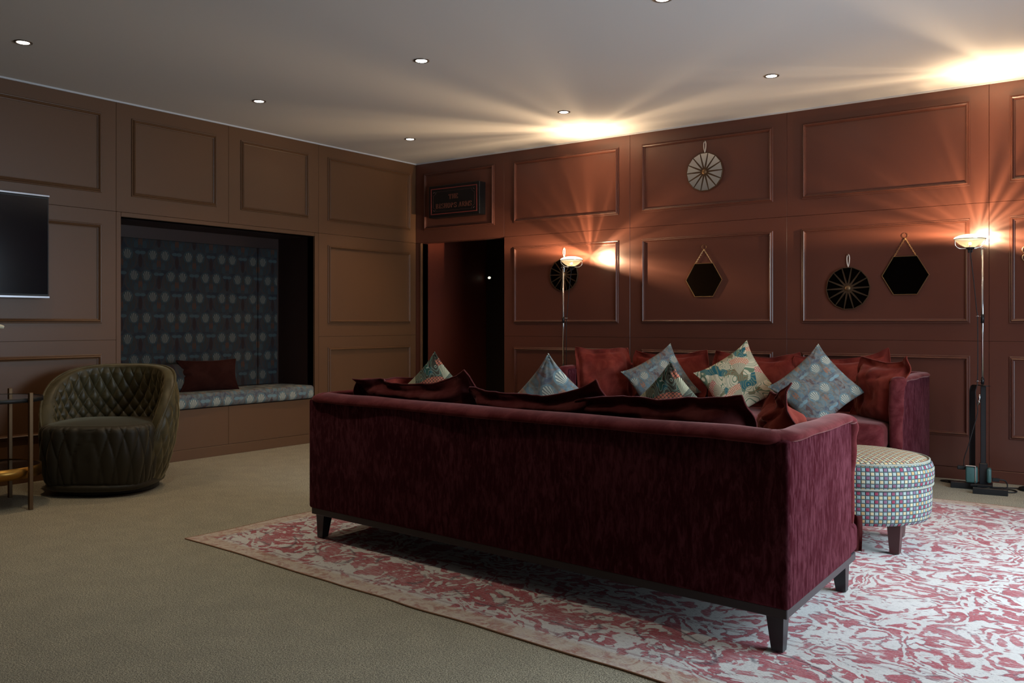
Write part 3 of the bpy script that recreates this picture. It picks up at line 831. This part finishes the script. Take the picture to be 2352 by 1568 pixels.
# ---------------------------------------------------------------- television
tv = thing('wall_television', 'black flat television with silver edges on the left wall', 'television', (LX, 2.4, 1.28))
bm = B(); box(bm, LX+.045, LX+.092, 1.86, 3.078, 1.288, 1.972, .003); obj('housing', bm, M_BLACK, tv)
bm = B(); box(bm, LX+.092, LX+.094, 1.872, 3.070, 1.300, 1.960); obj('screen', bm, M_TVS, tv)
bm = B(); box(bm, LX+.040, LX+.098, 1.855, 3.082, 1.972, 1.986, .002); obj('silver_top_edge', bm, M_SILV, tv)
bm = B(); box(bm, LX+.040, LX+.098, 1.855, 3.082, 1.272, 1.288, .002); obj('silver_bottom_edge', bm, M_SILV, tv)
bm = B(); box(bm, LX+.001, LX+.046, 2.2, 2.7, 1.45, 1.8); obj('wall_bracket', bm, M_BLACK, tv)

# ---------------------------------------------------------------- sign over the doorway
sg = thing('wall_sign', 'black framed sign reading THE BISHOPS ARMS over the doorway', 'sign', (-5.72, RY, 2.18))
X0, X1, Z0, Z1, YF = -6.075, -5.415, 2.170, 2.492, RY-.10
bm = B(); box(bm, X0, X1, YF, RY-.0005, Z0, Z1, .004); obj('sign_box', bm, M_SIGN, sg)
def frame_lines(bm, x0, x1, z0, z1, w, y0, y1):
    box(bm, x0, x1, y0, y1, z0, z0+w); box(bm, x0, x1, y0, y1, z1-w, z1); box(bm, x0, x0+w, y0, y1, z0+w, z1-w); box(bm, x1-w, x1, y0, y1, z0+w, z1-w)
bm = B(); frame_lines(bm, X0+.030, X1-.030, Z0+.030, Z1-.030, .008, YF-.004, YF); obj('red_border', bm, M_SIGNR, sg)
bm = B()
x0, x1, z0, z1 = X0+.062, X1-.062, Z0+.062, Z1-.062; q = .035; w = .0025
for a in ((x0+q, x1-q, z0, z0+w), (x0+q, x1-q, z1-w, z1), (x0, x0+w, z0+q, z1-q), (x1-w, x1, z0+q, z1-q)): box(bm, a[0], a[1], YF-.002, YF, a[2], a[3])
for cx, cz, a0 in ((x0, z0, 0), (x1, z0, PI/2), (x1, z1, PI), (x0, z1, 1.5*PI)):
    tube(bm, [(cx+q*math.cos(a0+i*PI/16), YF-.001, cz+q*math.sin(a0+i*PI/16)) for i in range(9)], .0013, 4)
    tube(bm, [(cx+.012*math.cos(a0+i*PI/16), YF-.001, cz+.012*math.sin(a0+i*PI/16)) for i in range(9)], .004, 4)
obj('inner_border', bm, mat('sign_inner_line', (.07, .03, .028), .5), sg)
# slab-serif capitals, unit box 0..1 high
def letter(bm, ch, x, z, H, W, Y):
    T = .26; t = .11
    def r(a, b, c, d): box(bm, x+a*W, x+b*W, Y-.003, Y, z+c*H, z+d*H)
    def arc(cx, cz, rx, rz, a0, a1, tw=.24, n=12):
        for i in range(n):
            p = []
            for aa in (a0+(a1-a0)*i/n, a0+(a1-a0)*(i+1)/n):
                for k in (1., None):
                    ww = tw*(.45+.55*abs(math.cos(aa)))
                    rr = 1. if k else 0.
                    p.append((cx+(rx-(0 if k else ww))*math.cos(aa), cz+(rz-(0 if k else ww*.6))*math.sin(aa)))
            q = [p[0], p[2], p[3], p[1]]
            prism(bm, [(x+a*W, Y, z+b*H) for a, b in q], (0, -.003, 0))
    def stem(a): r(a, a+T, 0, 1); r(a-.07, a+T+.07, 0, t*.8); r(a-.07, a+T+.07, 1-t*.8, 1)
    def diag(x0_, z0_, x1_, z1_, tw): prism(bm, [(x+a*W, Y, z+b*H) for a, b in ((x0_, z0_), (x0_+tw, z0_), (x1_+tw, z1_), (x1_, z1_))], (0, -.003, 0))
    if ch == 'T': r(.37, .63, 0, 1); r(.25, .75, 0, t); r(0, 1, 1-t, 1); r(0, .1, .70, 1); r(.9, 1, .70, 1)
    if ch == 'H': stem(.06); stem(.68); r(.3, .7, .46, .56)
    if ch == 'E': stem(.06); r(.3, .95, 0, t); r(.3, .95, 1-t, 1); r(.3, .72, .46, .56); r(.85, .95, 0, .30); r(.85, .95, .70, 1); r(.64, .72, .38, .64)
    if ch == 'I': stem(.37)
    if ch == 'B': stem(.06); arc(.42, .75, .46, .25, -PI/2, PI/2); arc(.42, .27, .54, .27, -PI/2, PI/2)
    if ch == 'P': stem(.06); arc(.42, .73, .52, .27, -PI/2, PI/2)
    if ch == 'R': stem(.06); arc(.42, .75, .50, .25, -PI/2, PI/2); diag(.72, 0, .40, .5, .26); r(.70, 1.05, 0, t*.8)
    if ch == 'O': arc(.5, .5, .5, .5, 0, 2*PI, .28, 24)
    if ch == 'S': arc(.5, .74, .42, .26, .1*PI, 1.5*PI, .22, 16); arc(.5, .26, .44, .27, -.9*PI, .5*PI, .22, 16); r(.84, .92, .68, .98); r(.06, .14, .02, .32)
    if ch == 'A': diag(.02, 0, .42, 1, .12); diag(.68, 0, .36, 1, .28); r(.2, .75, .30, .38); r(-.05, .26, 0, t*.8); r(.58, 1.06, 0, t*.8)
    if ch == 'M': r(.06, .16, 0, 1); r(.82, 1.08, 0, 1); diag(.46, .05, .06, 1, .24); diag(.46, .05, .86, 1, .10); r(-.02, .26, 0, t*.8); r(.74, 1.16, 0, t*.8); r(-.02, .2, 1-t*.8, 1); r(.9, 1.16, 1-t*.8, 1)
XC = (X0+X1)/2
def word(s, xc, z, H, W, gap):
    tot = sum((gap*.7 if c == ' ' else W*(.62 if c == 'I' else 1.12 if c == 'M' else 1)+gap*.3) for c in s); x = xc-tot/2
    for c in s:
        if c == ' ': x += gap*.7+gap*.3; continue
        Wc = W*(1.12 if c == 'M' else 1)
        bm = B(); letter(bm, c, x-(W*.2 if c == 'I' else 0), z, H, Wc, YF-.0002); obj('letter', bm, M_SIGNL, sg)
        x += W*(.62 if c == 'I' else 1.12 if c == 'M' else 1)+gap*.3
word('THE', XC, 2.345, .050, .036, .022)
word('BISHOPS ARMS', XC, 2.258, .050, .036, .020)

# ---------------------------------------------------------------- mirrors
def sun_mirror(label, x, z, R, glass, rot=0.):
    rt = thing('round_segmented_mirror', label, 'mirror', (x, RY, z), 0, 'round segmented mirrors on the russet wall')
    n = 14; y0 = RY-.022
    bm = B(); prism(bm, [(x+R*math.cos(2*PI*k/n+rot), RY-.001, z+R*math.sin(2*PI*k/n+rot)) for k in range(n)], (0, -.014, 0)); obj('backing', bm, M_BRONZE, rt)
    for k in range(n):
        a0 = 2*PI*k/n+rot; a1 = 2*PI*(k+1)/n+rot; g = .0042
        mid = (a0+a1)/2; ox, oz = math.cos(mid), math.sin(mid)
        pts = [(x+ox*.035, z+oz*.035)]
        for a in (a0, a1):
            pts.append((x+(R-.004)*math.cos(a)+math.copysign(g, 1)*math.cos(a+PI/2)*(1 if a == a0 else -1), z+(R-.004)*math.sin(a)+g*math.sin(a+PI/2)*(1 if a == a0 else -1)))
        bm = B(); prism(bm, [(p[0], RY-.015, p[1]) for p in pts], (0, -.004, 0)); obj('mirror_segment', bm, glass, rt)
    bm = B()
    for k in range(n):
        a = 2*PI*k/n+rot
        pass
    tube(bm, [(x+R*math.cos(2*PI*k/n+rot), RY-.016, z+R*math.sin(2*PI*k/n+rot)) for k in range(n)], .004, 6, closed=True)
    obj('rim', bm, M_BRONZE, rt)
    bm = B(); g = bmesh.ops.create_uvsphere(bm, u_segments=16, v_segments=10, radius=.022)['verts']
    for v in g: v.co = Vector((x+v.co.x, RY-.020+v.co.y*.6, z+v.co.z))
    obj('centre_boss', bm, M_BRASS, rt, True)
    bm = B(); pts = smooth_path([(x, RY-.008, z+R), (x-.008, RY-.010, z+R+.035), (x-.009, RY-.010, z+R+.075), (x, RY-.010, z+R+.095), (x+.009, RY-.010, z+R+.075), (x+.007, RY-.010, z+R+.035), (x, RY-.008, z+R+.004)], 4)
    tube(bm, pts, .0042, 6); obj('hanging_cord', bm, M_CORD, rt, True)
    bm = B(); lathe(bm, [(0, 0), (.005, 0), (.005, .003), (0, .003)], 10); 
    for v in bm.verts: v.co = Vector((x+v.co.x, RY-.0175-v.co.z, z+R+.092+v.co.y))
    obj('nail', bm, M_BRASS, rt)
sun_mirror('round segmented mirror high on the wall, white cord loop', -3.097, 2.357, .160, M_MIRROR, .02)
sun_mirror('round segmented mirror hanging beside the wide hexagonal mirror', -1.939, 1.363, .160, M_MIRRORD, .05)
sun_mirror('round segmented mirror behind the floor lamp near the doorway', -4.489, 1.547, .152, M_MIRRORD, .0)
def hex_mirror(label, x, z, w, h, zr):
    rt = thing('hexagonal_mirror', label, 'mirror', (x, RY, z), 0, 'hexagonal gold mirrors hung on chains')
    pt = [(x-w/2, z), (x-w/4, z+h/2), (x+w/4, z+h/2), (x+w/2, z), (x+w/4, z-h/2), (x-w/4, z-h/2)]
    bm = B(); prism(bm, [(a, RY-.002, b) for a, b in pt], (0, -.008, 0)); obj('glass', bm, M_MIRRORD, rt)
    bm = B(); tube(bm, [(a, RY-.010, b) for a, b in pt], .0036, 6, closed=True); obj('gold_frame', bm, M_GOLD, rt)
    bm = B()
    for sx in (-1, 1):
        a = Vector((x+sx*(w/4-.006), RY-.010, z+h/2+.002)); b = Vector((x, RY-.010, zr-.02)); n = 13
        for i in range(n):
            c = a.lerp(b, (i+.5)/n); d = (b-a).normalized(); s = d.cross(Vector((0, 1, 0))) if i % 2 else Vector((0, 1, 0))
            u = d; wv = s.normalized() if i % 2 else Vector((0, 1, 0))
            hl = (b-a).length/n*.72
            tube(bm, [c+u*hl*math.cos(2*PI*k/10)+wv*.0042*math.sin(2*PI*k/10) for k in range(10)], .0012, 4, closed=True)
    obj('chain', bm, M_GOLD, rt)
    bm = B(); torus(bm, (x, RY-.008, zr), (0, 1, 0), .019, .0016, 24, 6); tube(bm, [(x, RY-.010, zr-.018), (x, RY-.012, zr-.032)], .003, 5); obj('hanging_ring', bm, M_GOLD, rt)
hex_mirror('hexagonal gold mirror with chain under the high round mirror', -3.106, 1.459, .322, .276, 1.734)
hex_mirror('hexagonal gold mirror with chain beside the right floor lamp', -1.536, 1.448, .322, .278, 1.739)
rt = thing('ring_framed_mirror', 'round mirror framed with gold rings cut by the right edge', 'mirror', (-.62, RY, 1.57))
bm = B(); prism(bm, [(-.62+.125*math.cos(2*PI*k/40), RY-.002, 1.57+.125*math.sin(2*PI*k/40)) for k in range(40)], (0, -.006, 0)); obj('glass', bm, M_MIRRORD, rt)
for k in range(18):
    a = 2*PI*k/18+.17
    bm = B(); torus(bm, (-.62+.150*math.cos(a), RY-.010, 1.57+.150*math.sin(a)), (0, 1, 0), .0245, .0030, 20, 6); obj('gold_ring', bm, M_GOLD, rt, True)

# ---------------------------------------------------------------- floor lamps
def lamp_light_nodes(l, sd, near=.9):
    l.use_nodes = True; nt = l.node_tree; X.nt = nt
    em = nt.nodes['Emission']
    v, x, y, z = coords('Normal')
    az = xatan(x, y); el = z
    rn = xnoise(xvec(xcos(az)*1.0, xsin(az)*1.0, sd), 2.2, 2, 0, .5)
    rays = xss(rn, .36, .70)
    fa = xatan(x, z)
    fn = xnoise(xvec(fa, 0., sd), 3.8, 2, 0, .5)
    frays = xss(fn, .36, .68)
    tow = xss(y, .02, .18)
    core = xpow(xmax(el, .001), 20.)*7.
    wide = xss(el, .02, .34)*(rays*1.2+.45)*(1-tow)
    wall = tow*(xss(el, -.28, -.04)*(frays*1.1+.34)*(1-xss(el, .25, .9)*.15)+xss(xabs(el+.04), .0, .24, 1, 0)*(frays*1.2+.9)*near)
    s = core+wide+wall
    nt.links.new(s.v, em.inputs['Strength'])
def floor_lamp(label, loc, rz, spin, k=1., dz=0., near=.9):
    HEAD = ('wire_cradle', 'glass_bowl', 'lens', 'lamp_socket', 'bulb', 'headlamp_beam', 'bulb_light')
    rt = thing('floor_lamp', label, 'floor lamp', loc, rz, 'car-headlight style floor lamps')
    W = dict(world=False)
    # local frame: +X across, pole at origin, head offset toward -X
    bm = B(); box(bm, -.055, .145, -.20, -.165, 0, .040, .003); box(bm, -.03, .03, -.165, .05, .0, .030, .003); box(bm, -.19, -.03, -.03, .03, 0, .042, .003)
    box(bm, -.07, .06, -.075, .055, .028, .042, .002)
    obj('base', bm, M_BLKM, rt, **W)
    bm = B(); box(bm, -.012, .020, -.012, .012, .03, .690, .003); obj('lower_column', bm, M_BLKM, rt, **W)
    bm = B(); box(bm, -.020, .030, -.020, .020, .03, .175, .004); obj('column_socket', bm, M_BLKM, rt, **W)
    # flat steel handle: up, over, onto the column
    hp = smooth_path([(-.062, .08, .04), (-.062, .08, .3), (-.062, .08, .60), (-.060, .077, .655), (-.048, .062, .684), (-.025, .033, .688), (.030, -.038, .686)], 6)
    bm = B()
    rows = [[bm.verts.new((p.x+dx, p.y+dy, p.z+dz)) for dx, dy, dz in ((-.0180, -.0135, .0015), (.0165, .0125, .0015), (.0180, .0135, -.0015), (-.0165, -.0125, -.0015))] for p in hp]
    for a, b in zip(rows, rows[1:]):
        for i in range(4): bm.faces.new((a[i], a[(i+1) % 4], b[(i+1) % 4], b[i]))
    bm.faces.new(rows[0]); bm.faces.new(rows[-1][::-1])
    obj('handle', bm, M_BLKM, rt, True, **W)
    bm = B()
    box(bm, -.100, -.028, -.055, .035, .045, .150, .012, 3); box(bm, .024, .052, -.05, .035, .05, .145, .012, 3)
    obj('transformer', bm, M_TEAL, rt, True, **W)
    bm = B(); box(bm, -.045, -.038, -.060, .040, .042, .158, .002); box(bm, -.10, -.04, -.058, -.048, .155, .160, .001); obj('transformer_bracket', bm, M_CHROME, rt, **W)
    bm = B(); box(bm, .055, .098, -.02, .01, .060, .082, .003); box(bm, -.150, -.100, -.02, .01, .125, .150, .004); obj('cable_plug', bm, M_BLACK, rt, **W)
    bm = B(); tube(bm, [(0, 0, .67), (0, 0, 1.635)], .0075, 16); obj('stem', bm, M_CHROME, rt, True, **W)
    for z0, z1 in ((.70, .735), (1.10, 1.16)):
        bm = B(); tube(bm, [(0, 0, z0), (0, 0, z1)], .0108, 10); obj('stem_collar', bm, M_BLKM, rt, True, **W)
    bm = B()
    for z in (.715, 1.145):
        torus(bm, (-.030, 0, z), (0, .2, 1), .012, .0016, 14, 5); tube(bm, [(-.018, 0, z), (0, 0, z)], .002, 5)
    obj('cable_ring', bm, M_CHROME, rt, True, **W)
    hx = -.074
    # wire cradle
    bm = B()
    cr = smooth_path([(hx-.088, -.03, 1.700), (hx-.088, -.025, 1.672), (hx-.070, -.02, 1.650), (hx-.04, -.012, 1.645), (hx+.03, -.005, 1.650), (hx+.055, 0, 1.650), (-.006, 0, 1.634), (-.004, 0, 1.60)], 6)
    tube(bm, cr, .0030, 6)
    cr = smooth_path([(.020, .01, 1.640), (0, .01, 1.648), (-.008, .005, 1.64), (-.0085, .002, 1.60)], 5); tube(bm, cr, .0028, 6)
    torus(bm, (hx, 0, 1.708), (0, 0, 1), .096, .0028, 40, 6)
    tube(bm, smooth_path([(hx+.09, .03, 1.706), (hx+.085, .03, 1.680), (hx+.05, .02, 1.650), (hx, .0, 1.645)], 5), .0028, 6)
    obj('wire_cradle', bm, M_CHROME, rt, True, **W)
    bm = B(); lathe(bm, [(.020, .652-.002), (.034, .655), (.062, .672), (.084, .692), (.0955, .708), (.0945, .708), (.083, .694), (.061, .675), (.033, .658), (.020, .652)], 40, (hx, 0, 1.0)); obj('glass_bowl', bm, M_GLASS, rt, True, **W)
    bm = B(); lathe(bm, [(.0965, .709), (.098, .714), (.092, .722), (.070, .732), (.040, .739), (0, .742)], 40, (hx, 0, 1.0)); obj('lens', bm, M_LENS, rt, True, **W)
    bm = B(); lathe(bm, [(0, .640), (.022, .640), (.030, .650), (.026, .654), (0, .654)], 20, (hx, 0, 1.0))
    for dx in (-.008, .010): tube(bm, [(hx+dx, 0, 1.642), (hx+dx, 0, 1.618)], .0055, 8)
    obj('lamp_socket', bm, M_BLACK, rt, True, **W)
    bm = B(); g = bmesh.ops.create_uvsphere(bm, u_segments=14, v_segments=10, radius=.0095)['verts']
    for v in g: v.co += Vector((hx, 0, 1.678))
    obj('bulb', bm, M_BULB, rt, True, **W)
    bm = B(); tube(bm, smooth_path([(hx-.002, 0, 1.62), (hx+.004, 0, 1.55), (hx+.022, 0, 1.38), (-.036, 0, 1.2), (-.030, 0, 1.145), (-.028, 0, .95), (-.030, 0, .715), (-.042, -.005, .64), (-.032, -.01, .56), (-.030, -.012, .50), (-.055, -.02, .40), (-.085, -.03, .28), (-.108, -.02, .20), (-.11, -.01, .14)], 5), .0030, 6)
    obj('cable', bm, M_CABLE, rt, True, **W)
    bm = B(); tube(bm, [(-.025, -.01, .56), (-.018, -.012, .60), (-.016, -.012, .63)], .006, 6); tube(bm, [(-.026, -.014, .585), (-.014, -.014, .575)], .005, 6); obj('cable_clip', bm, M_CHROME, rt, True, **W)
    # the light it throws up
    l = bpy.data.lights.new('headlamp_beam', 'POINT'); l.energy = 40*k; l.color = (1., .71, .42); l.shadow_soft_size = .012
    lamp_light_nodes(l, spin, near)
    lo = bpy.data.objects.new('headlamp_beam', l); col.objects.link(lo); lo.parent = rt
    lo.location = (hx, 0, 1.766); lo.rotation_euler = (Matrix.Rotation(-rz, 3, 'Z') @ Matrix.Rotation(math.radians(10), 3, 'Y')).to_euler()
    l2 = bpy.data.lights.new('bulb_light', 'POINT'); l2.energy = 1.0*k; l2.color = (1., .62, .30); l2.shadow_soft_size = .01
    lo2 = bpy.data.objects.new('bulb_light', l2); col.objects.link(lo2); lo2.parent = rt; lo2.location = (hx, 0, 1.69)
    for ch in rt.children:
        if ch.name.split('.')[0] in HEAD: ch.location.z += dz
        if ch.name.split('.')[0] == 'stem': ch.scale.z = (1.64+dz)/1.64
    return rt
floor_lamp('chrome floor lamp with headlight head, black base and teal transformer at right', (-.985, 6.60, 0), math.radians(8), 2.1, 1.0, -.048, .38)
floor_lamp('chrome floor lamp with headlight head behind the far sofa', (-4.278, 6.58, 0), math.radians(200), .4, .9, -.055)
# foot switch and loose cables by the right lamp
fs = thing('foot_dimmer', 'black foot dimmer on the floor at the right edge', 'foot switch', (-.72, 6.735, 0))
bm = B(); lathe(bm, [(0, 0), (.072, 0), (.075, .006), (.070, .018), (.045, .026), (0, .028)], 36, (-.72, 6.735, 0)); obj('dimmer_body', bm, M_BLACK, fs, True)
bm = B(); lathe(bm, [(0, .028), (.018, .028), (.018, .034), (0, .034)], 20, (-.72, 6.735, 0)); obj('knob', bm, M_BLKM, fs, True)
bm = B()
tube(bm, smooth_path([(-.90, 6.64, .07), (-.86, 6.66, .06), (-.85, 6.67, .02), (-.88, 6.60, .006), (-.86, 6.55, .006), (-.80, 6.56, .006), (-.79, 6.62, .006), (-.83, 6.66, .006), (-.90, 6.65, .006), (-.95, 6.68, .006), (-.86, 6.72, .006), (-.79, 6.74, .008)], 6), .0045, 6)
tag(obj('power_cable', bm, M_CABLE, None, True), 'thin black cable looped between floor lamp base and foot dimmer', 'cable')
bm = B()
tube(bm, smooth_path([(-1.11, 6.66, .006), (-1.16, 6.69, .006), (-1.22, 6.73, .006), (-1.27, 6.765, .006), (-1.25, 6.80, .006), (-1.19, 6.80, .006), (-1.14, 6.77, .006), (-1.22, 6.75, .011), (-1.13, 6.72, .006), (-1.06, 6.74, .006), (-1.02, 6.88, .006)], 6), .0045, 6)
tag(obj('power_cable', bm, M_CABLE, None, True), 'black cable looped on the carpet left of the lamp base', 'cable')

# ---------------------------------------------------------------- small spotlight in the doorway
sp = thing('doorway_spotlight', 'small glowing spotlight in the dark doorway', 'light', (-6.19, 7.98, 1.62))
bm = B(); prism(bm, [(-6.19+.030*math.cos(2*PI*k/20), 8.019, 1.615+.030*math.sin(2*PI*k/20)) for k in range(20)], (0, -.03, 0)); obj('fitting', bm, M_BLACK, sp)
bm = B(); prism(bm, [(-6.192+.020*math.cos(2*PI*k/16), 7.989, 1.615+.014*math.sin(2*PI*k/16)) for k in range(16)], (0, -.003, 0)); obj('light_lens', bm, M_SPOT, sp)

# ---------------------------------------------------------------- downlights
GX = [-5.49, -3.82, -2.13, -.45]; GY = [.86, 2.54, 4.22, 5.92]
labs = {(0, 1): 'recessed downlight nearest the left edge of the ceiling', (0, 2): 'recessed downlight above the wall niche',
        (0, 3): 'recessed downlight nearest the room corner by the sign', (1, 2): 'bright cool white downlight in the middle of the ceiling',
        (1, 3): 'recessed downlight beside the left lamp glow on the ceiling', (2, 3): 'recessed downlight above the far sofa',
        (2, 2): 'recessed downlight cut by the top edge'}
for i, gx in enumerate(GX):
    for j, gy in enumerate(GY):
        seen = (i, j) in labs
        if j == 0 and i > 0: continue      # nothing of these is in the picture
        x, y = {(0, 1): (-5.468, 2.541), (0, 2): (-5.49, 4.263), (1, 2): (-3.813, 4.216), (0, 3): (-5.518, 5.949), (1, 3): (-3.835, 5.907), (2, 3): (-2.148, 5.872), (2, 2): (-2.088, 4.146)}.get((i, j), (gx, gy))
        cool = (i, j) == (1, 2)
        rt = thing('ceiling_downlight', labs.get((i, j), 'recessed downlight beyond the edge of the frame'), 'downlight', (x, y, CZ), 0, 'recessed ceiling downlights' if seen else 'downlights outside the frame')
        bm = B(); lathe(bm, [(.036, .001), (.036, -.003), (.043, -.006), (.050, -.004), (.051, .001)], 32); obj('trim_ring', bm, M_DLTR, rt, True, world=False)
        bm = B(); lathe(bm, [(0, -.0065), (.024, -.006), (.034, -.0035)], 24); obj('lens', bm, M_DLB if cool else M_DL, rt, True, world=False)
        l = bpy.data.lights.new('downlight_beam', 'SPOT'); l.spot_size = math.radians(104); l.spot_blend = .8
        l.color = (.86, 1., .95) if cool else (1., .74, .46)
        e = 15.
        if i == 0: e = 36.
        if (i, j) == (0, 3): e = 48.
        if (i, j) == (0, 2): e = 34.
        if (i, j) == (0, 1): e = 26.
        if (i, j) == (0, 0): e = 14.
        if j == 3 and i > 0: e = 10.
        if i == 1 and j in (0, 1): e = 46.; l.color = (1., .92, .72)
        if i == 2 and j in (0, 1): e = 20.; l.color = (1., .92, .72)
        if i == 3: e = 8.
        if cool: e = 22.
        l.energy = e; l.shadow_soft_size = .03
        lo = bpy.data.objects.new('downlight_beam', l); col.objects.link(lo); lo.parent = rt; lo.location = (0, 0, -.012)
